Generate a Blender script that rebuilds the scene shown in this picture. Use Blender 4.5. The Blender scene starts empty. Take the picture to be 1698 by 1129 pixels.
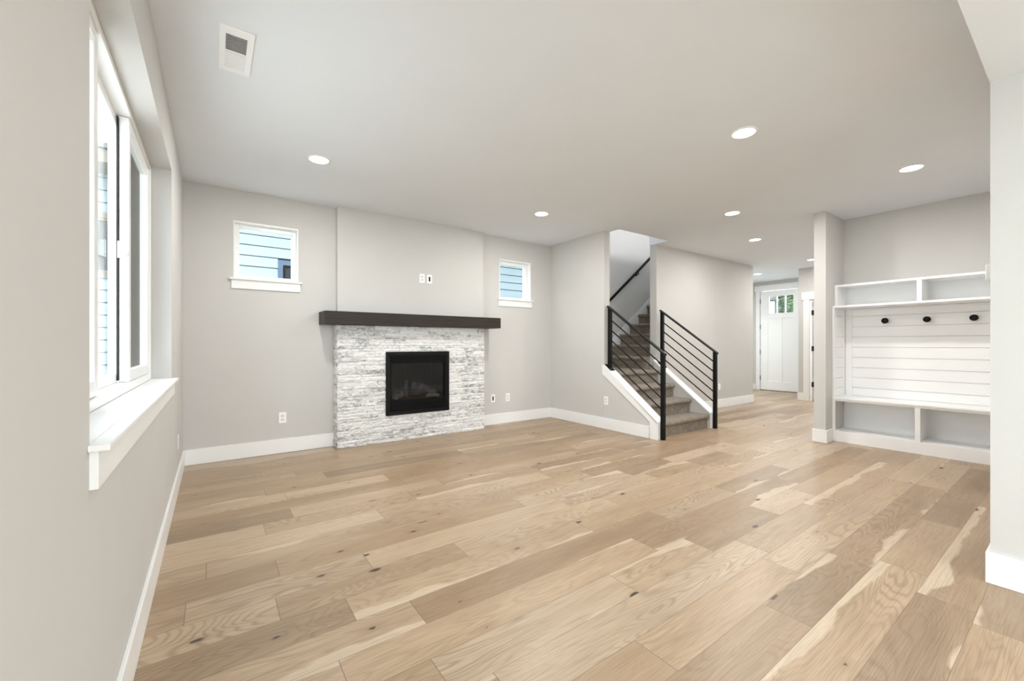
import bpy, bmesh, math, random
from mathutils import Vector, Matrix, noise as mnoise

C = bpy.context.scene.collection
SC = bpy.context.scene
rnd = random.Random(7)

# ------------------------------------------------------------------ camera, world, exposure, daylight
CH = 2.743            # ceiling height
cam_d = bpy.data.cameras.new('camera')
cam = bpy.data.objects.new('camera', cam_d)
C.objects.link(cam)
cam.location = (0, 0, 1.172)
cam.rotation_euler = (math.radians(90), 0, math.radians(-35.59))
cam_d.sensor_width = 36.0
cam_d.lens = 690.4 / 1698 * 36
cam_d.shift_y = 5.7 / 1698
cam_d.clip_start = 0.02
cam_d.clip_end = 200
SC.camera = cam

SC.view_settings.view_transform = 'Standard'
SC.view_settings.look = 'None'
SC.view_settings.gamma = 1
SC.view_settings.use_curve_mapping = False
SC.view_settings.exposure = 0.08

SKY = 8.0
world = bpy.data.worlds.new('overcast_sky')
SC.world = world
world.use_nodes = True
wn = world.node_tree.nodes
wn['Background'].inputs['Color'].default_value = (0.89, 0.95, 1.0, 1)
wn['Background'].inputs['Strength'].default_value = SKY
SC.cycles.max_bounces = 12
SC.cycles.diffuse_bounces = 6
SC.cycles.glossy_bounces = 4
SC.cycles.transparent_max_bounces = 12
SC.cycles.sample_clamp_indirect = 8
SC.cycles.caustics_reflective = False
SC.cycles.caustics_refractive = False

LAMP_W = 20.0          # each recessed ceiling lamp, radiant watts
LAMP_COL = (1.0, 0.98, 0.95)

def portal(name, loc, rot, sx, sy):
    """sampling portal in a window opening: emits nothing of its own, guides the sky light"""
    d = bpy.data.lights.new(name, 'AREA')
    d.shape = 'RECTANGLE'; d.size = sx; d.size_y = sy
    d.cycles.is_portal = True
    o = bpy.data.objects.new(name, d); C.objects.link(o)
    o.location = loc; o.rotation_euler = rot
R90 = math.pi / 2
portal('sky_portal', (-0.47, 2.59, 1.66), (0, -R90, 0), 1.45, 2.36)
portal('sky_portal', (-0.47, -1.5, 1.4), (0, -R90, 0), 1.9, 2.2)
portal('sky_portal', (1.45, -3.34, 1.15), (R90, 0, 0), 2.9, 2.2)

# ------------------------------------------------------------------ materials
def nodes_of(m):
    m.use_nodes = True
    nt = m.node_tree
    return nt, nt.nodes, nt.links, nt.nodes['Principled BSDF']

def mat(name, col, rough=0.6, spec=0.4, var=0.03, scale=6.0, bump=0.0, bscale=200.0, metal=0.0, stretch=None, coat=0.0):
    m = bpy.data.materials.new(name)
    nt, n, l, b = nodes_of(m)
    b.inputs['Roughness'].default_value = rough
    b.inputs['Specular IOR Level'].default_value = spec
    b.inputs['Metallic'].default_value = metal
    b.inputs['Coat Weight'].default_value = coat
    tc = n.new('ShaderNodeTexCoord')
    src = tc.outputs['Object']
    if stretch:
        mp = n.new('ShaderNodeMapping'); mp.inputs['Scale'].default_value = stretch
        l.new(src, mp.inputs['Vector']); src = mp.outputs['Vector']
    no = n.new('ShaderNodeTexNoise'); no.inputs['Scale'].default_value = scale; no.inputs['Detail'].default_value = 3
    l.new(src, no.inputs['Vector'])
    ra = n.new('ShaderNodeValToRGB')
    ra.color_ramp.elements[0].position = 0.3; ra.color_ramp.elements[1].position = 0.7
    ra.color_ramp.elements[0].color = tuple(c * (1 - var) for c in col) + (1,)
    ra.color_ramp.elements[1].color = tuple(min(1, c * (1 + var)) for c in col) + (1,)
    l.new(no.outputs['Fac'], ra.inputs['Fac'])
    l.new(ra.outputs['Color'], b.inputs['Base Color'])
    if bump > 0:
        nb = n.new('ShaderNodeTexNoise'); nb.inputs['Scale'].default_value = bscale; nb.inputs['Detail'].default_value = 2
        l.new(src, nb.inputs['Vector'])
        bp = n.new('ShaderNodeBump'); bp.inputs['Strength'].default_value = bump; bp.inputs['Distance'].default_value = 0.002
        l.new(nb.outputs['Fac'], bp.inputs['Height']); l.new(bp.outputs['Normal'], b.inputs['Normal'])
    return m

M = {}
M['wall'] = mat('wall_paint', (0.60, 0.59, 0.57), 0.75, 0.25, 0.012, 3, 0.06, 160)
M['ceil'] = mat('ceiling_paint', (0.78, 0.815, 0.85), 0.85, 0.15, 0.01, 2, 0.05, 120)
M['trim'] = mat('white_trim_paint', (0.87, 0.875, 0.87), 0.35, 0.45, 0.01, 4)
M['vinyl'] = mat('white_vinyl', (0.85, 0.855, 0.85), 0.3, 0.45, 0.01, 4)
M['plate'] = mat('white_plastic', (0.90, 0.905, 0.91), 0.3, 0.5, 0.01, 20)
M['socket'] = mat('socket_plastic', (0.72, 0.72, 0.70), 0.35, 0.4, 0.01, 20)
M['black'] = mat('black_painted_metal', (0.005, 0.005, 0.0055), 0.42, 0.2, 0.1, 30)
M['blackmatte'] = mat('matte_black', (0.003, 0.003, 0.0035), 0.6, 0.12, 0.1, 30)
M['slot'] = mat('dark_slot', (0.008, 0.008, 0.008), 0.7, 0.1, 0.1, 30)
M['mantel'] = mat('dark_stained_wood', (0.034, 0.028, 0.0225), 0.5, 0.22, 0.28, 5, 0.12, 60, stretch=(0.7, 9, 14))
M['locker'] = mat('white_lacquer', (0.88, 0.885, 0.885), 0.35, 0.45, 0.01, 4)
M['gasket'] = mat('rubber_gasket', (0.015, 0.015, 0.015), 0.6, 0.3, 0.05, 30)
M['siding'] = mat('blue_siding', (0.23, 0.285, 0.31), 0.7, 0.2, 0.03, 3)
M['lap_shade'] = mat('siding_lap_shade', (0.02, 0.035, 0.04), 0.8, 0.1, 0.03, 3)  # near-black tone stands in for the shadow under each lap
M['eave'] = mat('beige_eave', (0.17, 0.155, 0.125), 0.8, 0.2, 0.05, 3)
M['bluetrim'] = mat('slate_blue_trim', (0.055, 0.085, 0.13), 0.6, 0.3, 0.04, 3)
M['roof'] = mat('dark_shingle', (0.07, 0.07, 0.075), 0.9, 0.1, 0.3, 12)
M['ground_bounce'] = mat('pale_bounce_ground', (0.64, 0.63, 0.61), 0.9, 0.1, 0.1, 2)  # ground kept pale to bounce daylight up onto the ceiling
M['leaf'] = mat('leaf_green', (0.045, 0.085, 0.028), 0.6, 0.3, 0.6, 2.5)
M['bark'] = mat('bark', (0.08, 0.06, 0.045), 0.9, 0.1, 0.3, 8)
M['log'] = mat('ceramic_log', (0.30, 0.28, 0.26), 0.9, 0.1, 0.6, 14, 0.6, 40)
M['palelog'] = mat('pale_log_end', (0.55, 0.50, 0.42), 0.9, 0.1, 0.3, 18, 0.5, 40)
M['ember'] = mat('ember_bed', (0.05, 0.048, 0.046), 0.95, 0.05, 0.6, 30, 0.8, 60)
M['firebrick'] = mat('firebox_panel', (0.035, 0.037, 0.042), 0.55, 0.4, 0.3, 5)

def glass_mat(name, tint=(1, 1, 1), boost=0.0):
    m = bpy.data.materials.new(name); m.use_nodes = True
    nt = m.node_tree; n = nt.nodes; l = nt.links
    n.remove(n['Principled BSDF'])
    tr = n.new('ShaderNodeBsdfTransparent'); tr.inputs['Color'].default_value = (*tint, 1)
    gl = n.new('ShaderNodeBsdfGlossy'); gl.inputs['Roughness'].default_value = 0.02
    # Schlick reflectance from the angle to the pane, the same from both sides (no total internal reflection)
    ge = n.new('ShaderNodeNewGeometry'); dt = n.new('ShaderNodeVectorMath'); dt.operation = 'DOT_PRODUCT'
    l.new(ge.outputs['Normal'], dt.inputs[0]); l.new(ge.outputs['Incoming'], dt.inputs[1])
    def mth(op, a, b):
        k = n.new('ShaderNodeMath'); k.operation = op
        for i, q in enumerate((a, b)):
            if q is None: continue
            if isinstance(q, (int, float)): k.inputs[i].default_value = q
            else: l.new(q, k.inputs[i])
        return k.outputs[0]
    c5 = mth('POWER', mth('SUBTRACT', 1.0, mth('ABSOLUTE', dt.outputs['Value'], None)), 5.0)
    fac = mth('ADD', mth('MULTIPLY', c5, 0.5), 0.03 + boost)
    mx = n.new('ShaderNodeMixShader')
    l.new(fac, mx.inputs['Fac'])
    l.new(tr.outputs['BSDF'], mx.inputs[1]); l.new(gl.outputs['BSDF'], mx.inputs[2])
    l.new(mx.outputs['Shader'], n['Material Output'].inputs['Surface'])
    return m
M['glass'] = glass_mat('window_glass', (0.97, 0.99, 0.985))
M['fireglass'] = glass_mat('ceramic_fire_glass', (0.55, 0.56, 0.58), 0.01)

def screen_mat():
    m = bpy.data.materials.new('insect_screen'); m.use_nodes = True
    nt = m.node_tree; n = nt.nodes; l = nt.links
    b = n['Principled BSDF']; b.inputs['Base Color'].default_value = (0.07, 0.07, 0.07, 1); b.inputs['Specular IOR Level'].default_value = 0.0; b.inputs['Roughness'].default_value = 1.0
    tr = n.new('ShaderNodeBsdfTransparent'); mx = n.new('ShaderNodeMixShader')
    # woven wire: the more slanted the view, the more the wires cover
    ge = n.new('ShaderNodeNewGeometry'); dt = n.new('ShaderNodeVectorMath'); dt.operation = 'DOT_PRODUCT'
    l.new(ge.outputs['Normal'], dt.inputs[0]); l.new(ge.outputs['Incoming'], dt.inputs[1])
    ab = n.new('ShaderNodeMath'); ab.operation = 'ABSOLUTE'; l.new(dt.outputs['Value'], ab.inputs[0])
    dv = n.new('ShaderNodeMath'); dv.operation = 'DIVIDE'; dv.inputs[0].default_value = 0.17; dv.use_clamp = True; l.new(ab.outputs[0], dv.inputs[1])
    l.new(dv.outputs[0], mx.inputs['Fac'])
    l.new(tr.outputs['BSDF'], mx.inputs[1]); l.new(b.outputs['BSDF'], mx.inputs[2])
    l.new(mx.outputs['Shader'], n['Material Output'].inputs['Surface'])
    return m
M['screen'] = screen_mat()

def emit_mat(name, col, s):
    m = bpy.data.materials.new(name); m.use_nodes = True
    nt, n, l, b = nodes_of(m)
    b.inputs['Base Color'].default_value = (0.9, 0.9, 0.9, 1)
    b.inputs['Emission Color'].default_value = (*col, 1)
    b.inputs['Emission Strength'].default_value = s
    return m
M['lens'] = emit_mat('lamp_lens', (1, 0.98, 0.95), 6)

def math_node(n, l, op, a, b=None, clamp=False):
    k = n.new('ShaderNodeMath'); k.operation = op; k.use_clamp = clamp
    for i, v in enumerate((a, b)):
        if v is None: continue
        if isinstance(v, (int, float)): k.inputs[i].default_value = v
        else: l.new(v, k.inputs[i])
    return k.outputs['Value']

def ramp(n, l, fac, stops):
    r = n.new('ShaderNodeValToRGB'); e = r.color_ramp.elements
    while len(e) < len(stops): e.new(0.5)
    for k, (p, c) in enumerate(stops):
        e[k].position = p; e[k].color = (*c, 1) if len(c) == 3 else c
    l.new(fac, r.inputs['Fac'])
    return r.outputs['Color']

def mixc(n, l, fac, a, b, mode='MIX'):
    k = n.new('ShaderNodeMix'); k.data_type = 'RGBA'; k.blend_type = mode
    for i, v in ((0, fac), (6, a), (7, b)):
        if isinstance(v, (int, float)): k.inputs[i].default_value = v
        elif isinstance(v, tuple): k.inputs[i].default_value = (*v, 1)
        else: l.new(v, k.inputs[i])
    return k.outputs[2]

def noise_tex(n, l, vec, scale, detail=3, rough=0.5, dist=0.0):
    k = n.new('ShaderNodeTexNoise'); k.inputs['Scale'].default_value = scale
    k.inputs['Detail'].default_value = detail; k.inputs['Roughness'].default_value = rough
    k.inputs['Distortion'].default_value = dist
    l.new(vec, k.inputs['Vector']); return k.outputs['Fac']

def floor_material():
    m = bpy.data.materials.new('oak_planks'); nt, n, l, b = nodes_of(m)
    uv = n.new('ShaderNodeUVMap'); uv.uv_map = 'plank'
    at = n.new('ShaderNodeAttribute'); at.attribute_name = 'plank_seed'   # r tone, g seed, b sap amount, a length
    sx = n.new('ShaderNodeSeparateXYZ'); l.new(uv.outputs['UV'], sx.inputs[0])
    sc = n.new('ShaderNodeSeparateColor'); l.new(at.outputs['Color'], sc.inputs[0])
    u, v = sx.outputs['X'], sx.outputs['Y']         # metres along, metres across
    tone, seed, sap, length = sc.outputs['Red'], sc.outputs['Green'], sc.outputs['Blue'], at.outputs['Alpha']
    off = math_node(n, l, 'MULTIPLY', seed, 97.0)
    def vec(su, sv, extra=0.0):
        c = n.new('ShaderNodeCombineXYZ')
        l.new(math_node(n, l, 'MULTIPLY', math_node(n, l, 'ADD', u, off), su), c.inputs[0])
        l.new(math_node(n, l, 'MULTIPLY', v, sv), c.inputs[1])
        l.new(math_node(n, l, 'ADD', off, extra), c.inputs[2])
        return c.outputs[0]
    base = ramp(n, l, tone, [(0.0, (0.235, 0.152, 0.086)), (0.3, (0.362, 0.243, 0.143)), (0.6, (0.452, 0.325, 0.207)), (1.0, (0.572, 0.44, 0.31))])
    hue = noise_tex(n, l, vec(0.05, 0.05, 31.0), 1.0, 1)
    base = mixc(n, l, math_node(n, l, 'MULTIPLY', math_node(n, l, 'SUBTRACT', hue, 0.45, True), 4.0, True), base, mixc(n, l, 1.0, base, (0.88, 0.92, 0.98), 'MULTIPLY'))
    # broad shade within a plank
    broad = noise_tex(n, l, vec(1.1, 7.0), 1.0, 3, 0.55, 0.6)
    col = mixc(n, l, 0.38, base, ramp(n, l, broad, [(0.3, (0.30, 0.21, 0.132)), (0.7, (0.53, 0.395, 0.268))]))
    # cathedral growth rings = contour lines of a stretched field
    fld = noise_tex(n, l, vec(0.85, 5.5, 3.1), 1.0, 2, 0.4, 0.35)
    ring = math_node(n, l, 'SINE', math_node(n, l, 'MULTIPLY', fld, 190.0))
    ring = math_node(n, l, 'ADD', math_node(n, l, 'MULTIPLY', ring, 0.5), 0.5)
    ring = math_node(n, l, 'POWER', ring, 3.0)
    amp = noise_tex(n, l, vec(0.8, 3.0, 8.2), 1.0, 2)
    ringa = math_node(n, l, 'MULTIPLY', ring, math_node(n, l, 'MULTIPLY', math_node(n, l, 'SUBTRACT', amp, 0.33, True), 1.5))
    col = mixc(n, l, math_node(n, l, 'MULTIPLY', ringa, 1.0, True), col, (0.21, 0.135, 0.08))
    # sapwood: a cream band with a soft wandering edge
    edge = noise_tex(n, l, vec(0.9, 1.2, 5.5), 1.0, 4, 0.55)
    vv = math_node(n, l, 'DIVIDE', v, 0.19)
    s = math_node(n, l, 'SUBTRACT', math_node(n, l, 'ADD', vv, math_node(n, l, 'MULTIPLY', math_node(n, l, 'SUBTRACT', edge, 0.5), 2.4)),
                  math_node(n, l, 'SUBTRACT', 1.26, math_node(n, l, 'MULTIPLY', sap, 0.45)))
    sapm = math_node(n, l, 'MULTIPLY', s, 14.0, True)
    sapm = math_node(n, l, 'MULTIPLY', sapm, math_node(n, l, 'GREATER_THAN', sap, 0.05))
    col = mixc(n, l, math_node(n, l, 'MULTIPLY', sapm, 0.62), col, (0.66, 0.54, 0.405))
    # fine pores
    fine = noise_tex(n, l, vec(5.0, 330.0, 1.7), 1.0, 2, 0.6)
    col = mixc(n, l, 0.62, col, ramp(n, l, fine, [(0.34, (0.62, 0.59, 0.55)), (0.56, (1.0, 1.0, 1.0))]), 'MULTIPLY')
    # dark mineral streaks
    stz = noise_tex(n, l, vec(2.2, 60.0, 12.0), 1.0, 3, 0.6, 0.4)
    stm = math_node(n, l, 'MULTIPLY', math_node(n, l, 'SUBTRACT', stz, 0.70, True), 5.0, True)
    col = mixc(n, l, math_node(n, l, 'MULTIPLY', stm, 0.5), col, (0.24, 0.16, 0.10))
    # knots
    vo = n.new('ShaderNodeTexVoronoi'); vo.voronoi_dimensions = '2D'; vo.inputs['Scale'].default_value = 1.0
    l.new(vec(1.7, 4.0, 2.0), vo.inputs['Vector'])
    vs = n.new('ShaderNodeSeparateColor'); l.new(vo.outputs['Color'], vs.inputs[0])
    pick = math_node(n, l, 'GREATER_THAN', vs.outputs['Red'], 0.68)
    wob = math_node(n, l, 'MULTIPLY', math_node(n, l, 'SUBTRACT', noise_tex(n, l, vec(60, 110, 4.0), 1.0, 2), 0.5), 0.05)
    kd = math_node(n, l, 'ADD', vo.outputs['Distance'], wob)
    halo = math_node(n, l, 'MULTIPLY', math_node(n, l, 'SUBTRACT', 0.13, kd, True), 8.0, True)
    core = math_node(n, l, 'MULTIPLY', math_node(n, l, 'SUBTRACT', math_node(n, l, 'MULTIPLY', math_node(n, l, 'ADD', vs.outputs['Green'], 0.15), 0.075), kd, True), 50.0, True)
    col = mixc(n, l, math_node(n, l, 'MULTIPLY', math_node(n, l, 'MULTIPLY', halo, pick), 0.5), col, (0.26, 0.165, 0.095))
    col = mixc(n, l, math_node(n, l, 'MULTIPLY', core, pick), col, (0.055, 0.036, 0.025))
    # seams: distance to the sides and to the ends of the plank
    dv = math_node(n, l, 'MINIMUM', v, math_node(n, l, 'SUBTRACT', 0.19, v))
    du = math_node(n, l, 'MINIMUM', u, math_node(n, l, 'SUBTRACT', length, u))
    d = math_node(n, l, 'MINIMUM', math_node(n, l, 'MULTIPLY', dv, 1.4), du)
    seam = math_node(n, l, 'MULTIPLY', math_node(n, l, 'SUBTRACT', 0.0021, d, True), 900.0, True)
    col = mixc(n, l, math_node(n, l, 'MULTIPLY', seam, 0.72), col, (0.13, 0.085, 0.05))
    l.new(col, b.inputs['Base Color'])
    b.inputs['Specular IOR Level'].default_value = 0.42
    rr = math_node(n, l, 'ADD', math_node(n, l, 'MULTIPLY', fine, 0.10), 0.31)
    l.new(rr, b.inputs['Roughness'])
    bp = n.new('ShaderNodeBump'); bp.inputs['Strength'].default_value = 0.12; bp.inputs['Distance'].default_value = 0.002
    l.new(math_node(n, l, 'SUBTRACT', fine, math_node(n, l, 'MULTIPLY', seam, 1.5)), bp.inputs['Height'])
    l.new(bp.outputs['Normal'], b.inputs['Normal'])
    return m
M['floor'] = floor_material()

def stone_material():
    m = bpy.data.materials.new('split_face_stone'); nt, n, l, b = nodes_of(m)
    tc = n.new('ShaderNodeTexCoord')
    at = n.new('ShaderNodeAttribute'); at.attribute_name = 'strip_tone'
    sc = n.new('ShaderNodeSeparateColor'); l.new(at.outputs['Color'], sc.inputs[0])
    cv = n.new('ShaderNodeCombineXYZ'); l.new(math_node(n, l, 'MULTIPLY', sc.outputs['Green'], 40.0), cv.inputs[1])
    ad = n.new('ShaderNodeVectorMath'); ad.operation = 'ADD'
    l.new(tc.outputs['Object'], ad.inputs[0]); l.new(cv.outputs[0], ad.inputs[1])
    mp = n.new('ShaderNodeMapping'); mp.inputs['Scale'].default_value = (1, 1, 2.0)
    l.new(ad.outputs[0], mp.inputs['Vector'])
    n1 = noise_tex(n, l, mp.outputs['Vector'], 14, 6, 0.65, 0.8)
    n2 = noise_tex(n, l, mp.outputs['Vector'], 75, 4, 0.7, 0.5)
    t = math_node(n, l, 'ADD', math_node(n, l, 'MULTIPLY', n1, 0.62), math_node(n, l, 'MULTIPLY', n2, 0.48))
    t = math_node(n, l, 'ADD', t, math_node(n, l, 'MULTIPLY', math_node(n, l, 'SUBTRACT', sc.outputs['Red'], 0.5), 0.16))
    col = ramp(n, l, t, [(0.36, (0.22, 0.22, 0.225)), (0.46, (0.50, 0.50, 0.50)), (0.53, (0.80, 0.80, 0.79)), (0.75, (0.92, 0.92, 0.91))])
    l.new(col, b.inputs['Base Color'])
    b.inputs['Roughness'].default_value = 0.75
    b.inputs['Specular IOR Level'].default_value = 0.25
    bp = n.new('ShaderNodeBump'); bp.inputs['Strength'].default_value = 0.9; bp.inputs['Distance'].default_value = 0.008
    l.new(n2, bp.inputs['Height']); l.new(bp.outputs['Normal'], b.inputs['Normal'])
    return m
M['stone'] = stone_material()

def carpet_material():
    m = bpy.data.materials.new('beige_carpet'); nt, n, l, b = nodes_of(m)
    tc = n.new('ShaderNodeTexCoord')
    n1 = noise_tex(n, l, tc.outputs['Object'], 150, 3, 0.7)
    n2 = noise_tex(n, l, tc.outputs['Object'], 18, 3, 0.6)
    t = math_node(n, l, 'ADD', math_node(n, l, 'MULTIPLY', n1, 0.7), math_node(n, l, 'MULTIPLY', n2, 0.3))
    col = ramp(n, l, t, [(0.34, (0.10, 0.08, 0.06)), (0.48, (0.235, 0.193, 0.15)), (0.62, (0.40, 0.34, 0.275))])
    l.new(col, b.inputs['Base Color'])
    b.inputs['Roughness'].default_value = 0.98; b.inputs['Specular IOR Level'].default_value = 0.05
    b.inputs['Sheen Weight'].default_value = 0.25
    bp = n.new('ShaderNodeBump'); bp.inputs['Strength'].default_value = 0.9; bp.inputs['Distance'].default_value = 0.008
    l.new(n1, bp.inputs['Height']); l.new(bp.outputs['Normal'], b.inputs['Normal'])
    return m
M['carpet'] = carpet_material()

# ------------------------------------------------------------------ mesh helpers
def wloc(o):
    v = Vector((0, 0, 0))
    while o is not None:
        v += o.location; o = o.parent
    return v

class MB:
    """collects geometry in world coordinates and links it as ONE mesh object"""
    def __init__(s): s.v = []; s.f = []
    def box(s, x0, x1, y0, y1, z0, z1):
        if x0 > x1: x0, x1 = x1, x0
        if y0 > y1: y0, y1 = y1, y0
        if z0 > z1: z0, z1 = z1, z0
        k = len(s.v)
        s.v += [(x, y, z) for z in (z0, z1) for y in (y0, y1) for x in (x0, x1)]
        s.f += [tuple(k + i for i in q) for q in ((0, 2, 3, 1), (4, 5, 7, 6), (0, 1, 5, 4), (2, 6, 7, 3), (0, 4, 6, 2), (1, 3, 7, 5))]
        return s
    def prism(s, poly, axis, a, b):
        """poly: list of 2D points in the plane across `axis` ('x': (y,z), 'y': (x,z), 'z': (x,y)), extruded a..b"""
        k = len(s.v); n = len(poly)
        for t in (a, b):
            for p, q in poly:
                s.v.append((t, p, q) if axis == 'x' else (p, t, q) if axis == 'y' else (p, q, t))
        s.f.append(tuple(k + i for i in range(n))); s.f.append(tuple(k + n + i for i in reversed(range(n))))
        for i in range(n):
            j = (i + 1) % n
            s.f.append((k + i, k + n + i, k + n + j, k + j))
        return s
    def ring(s, axis, a, b, u0, u1, w0, w1, t, tb=None, tt=None):
        """rectangular frame across `axis`, thickness a..b, outer u0..u1 x w0..w1, member width t (tb bottom, tt top)"""
        tb = t if tb is None else tb; tt = t if tt is None else tt
        def bx(p0, p1, q0, q1):
            if axis == 'x': s.box(a, b, p0, p1, q0, q1)
            elif axis == 'y': s.box(p0, p1, a, b, q0, q1)
            else: s.box(p0, p1, q0, q1, a, b)
        bx(u0, u0 + t, w0, w1); bx(u1 - t, u1, w0, w1)
        bx(u0 + t, u1 - t, w0, w0 + tb); bx(u0 + t, u1 - t, w1 - tt, w1)
        return s
    def tube(s, p0, p1, r, n=12, r1=None, caps=True):
        p0 = Vector(p0); p1 = Vector(p1); d = (p1 - p0).normalized()
        a = d.orthogonal().normalized(); b = d.cross(a); k = len(s.v)
        for p, rr in ((p0, r), (p1, r if r1 is None else r1)):
            for i in range(n):
                t = 2 * math.pi * i / n
                s.v.append(tuple(p + a * (math.cos(t) * rr) + b * (math.sin(t) * rr)))
        for i in range(n):
            j = (i + 1) % n; s.f.append((k + i, k + j, k + n + j, k + n + i))
        if caps:
            s.f.append(tuple(k + i for i in reversed(range(n)))); s.f.append(tuple(k + n + i for i in range(n)))
        return s
    def lathe(s, c, axis, prof, n=32):
        """prof: list of (radius, offset along axis vector)"""
        c = Vector(c); d = Vector(axis).normalized(); a = d.orthogonal().normalized(); b = d.cross(a); k = len(s.v)
        for r, h in prof:
            for i in range(n):
                t = 2 * math.pi * i / n
                s.v.append(tuple(c + d * h + a * (math.cos(t) * r) + b * (math.sin(t) * r)))
        for m_ in range(len(prof) - 1):
            for i in range(n):
                j = (i + 1) % n
                s.f.append((k + m_ * n + i, k + m_ * n + j, k + (m_ + 1) * n + j, k + (m_ + 1) * n + i))
        s.f.append(tuple(k + i for i in reversed(range(n)))); s.f.append(tuple(k + (len(prof) - 1) * n + i for i in range(n)))
        return s
    def build(s, name, m, parent=None, bevel=0.0, smooth=False, seg=2):
        me = bpy.data.meshes.new(name)
        if parent is not None: o0 = wloc(parent)
        else:
            xs, ys, zs = zip(*s.v)
            o0 = Vector(((min(xs) + max(xs)) / 2, (min(ys) + max(ys)) / 2, min(zs)))
        me.from_pydata([tuple(Vector(p) - o0) for p in s.v], [], s.f)
        bm = bmesh.new(); bm.from_mesh(me)
        bmesh.ops.recalc_face_normals(bm, faces=bm.faces)
        if smooth:
            for f in bm.faces: f.smooth = True
        bm.to_mesh(me); bm.free()
        me.materials.append(m)
        o = bpy.data.objects.new(name, me); C.objects.link(o)
        if parent is not None: o.parent = parent
        else: o.location = o0
        if bevel > 0:
            bv = o.modifiers.new('bevel', 'BEVEL'); bv.width = bevel; bv.segments = seg; bv.limit_method = 'ANGLE'
            bv.angle_limit = math.radians(40)
        if smooth:
            me.set_sharp_from_angle(angle=math.radians(40))
        return o

def thing(name, label, cat, loc, group=None):
    o = bpy.data.objects.new(name, None); C.objects.link(o); o.location = loc
    o.empty_display_size = 0.1
    return tag(o, label, cat, group)
def tag(o, label, cat, group=None):
    o['label'] = label; o['category'] = cat
    if group: o['group'] = group
    return o
def struct(o):
    o['kind'] = 'structure'; return o
def sempty(name, loc):
    o = bpy.data.objects.new(name, None); C.objects.link(o); o.location = loc; o.empty_display_size = 0.1
    return struct(o)
def copy_tree(o, parent=None):
    c = o.copy(); C.objects.link(c)
    if parent is not None: c.parent = parent
    for ch in o.children: copy_tree(ch, c)
    return c

def slab(axis, a, b, u, w, holes):
    """slab across `axis` (thickness a..b) over u=(u0,u1), w=(w0,w1) with rectangular holes, closed and without inner faces"""
    us = sorted({u[0], u[1], *[h[0] for h in holes], *[h[1] for h in holes]})
    ws = sorted({w[0], w[1], *[h[2] for h in holes], *[h[3] for h in holes]})
    us = [t for t in us if u[0] <= t <= u[1]]; ws = [t for t in ws if w[0] <= t <= w[1]]
    def solid(i, j):
        if i < 0 or j < 0 or i >= len(us) - 1 or j >= len(ws) - 1: return False
        cu = (us[i] + us[i + 1]) / 2; cw = (ws[j] + ws[j + 1]) / 2
        return not any(h[0] < cu < h[1] and h[2] < cw < h[3] for h in holes)
    mb = MB(); idx = {}
    def V(t, i, j):
        key = (t, i, j)
        if key not in idx:
            p, q = us[i], ws[j]
            mb.v.append((t, p, q) if axis == 'x' else (p, t, q) if axis == 'y' else (p, q, t)); idx[key] = len(mb.v) - 1
        return idx[key]
    for i in range(len(us) - 1):
        for j in range(len(ws) - 1):
            if not solid(i, j): continue
            for t in (a, b): mb.f.append((V(t, i, j), V(t, i + 1, j), V(t, i + 1, j + 1), V(t, i, j + 1)))
            for di, dj, e in ((-1, 0, ((i, j), (i, j + 1))), (1, 0, ((i + 1, j), (i + 1, j + 1))), (0, -1, ((i, j), (i + 1, j))), (0, 1, ((i, j + 1), (i + 1, j + 1)))):
                if not solid(i + di, j + dj):
                    mb.f.append((V(a, *e[0]), V(a, *e[1]), V(b, *e[1]), V(b, *e[0])))
    return mb

# ------------------------------------------------------------------ key dimensions (metres)
XL = -0.243                    # left wall face
YB = 5.09                      # back wall face
W1 = (0.16, 0.753, 1.846, 2.43)
W2 = (3.414, 4.0, 1.838, 2.424)
FB = (1.661, 2.493, 0.312, 1.078)
SW = (1.403, 3.775, 0.915, 2.39)   # slider opening in left wall (y0,y1,z0,z1)
RISE, RUN = 0.193, 0.265

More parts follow.
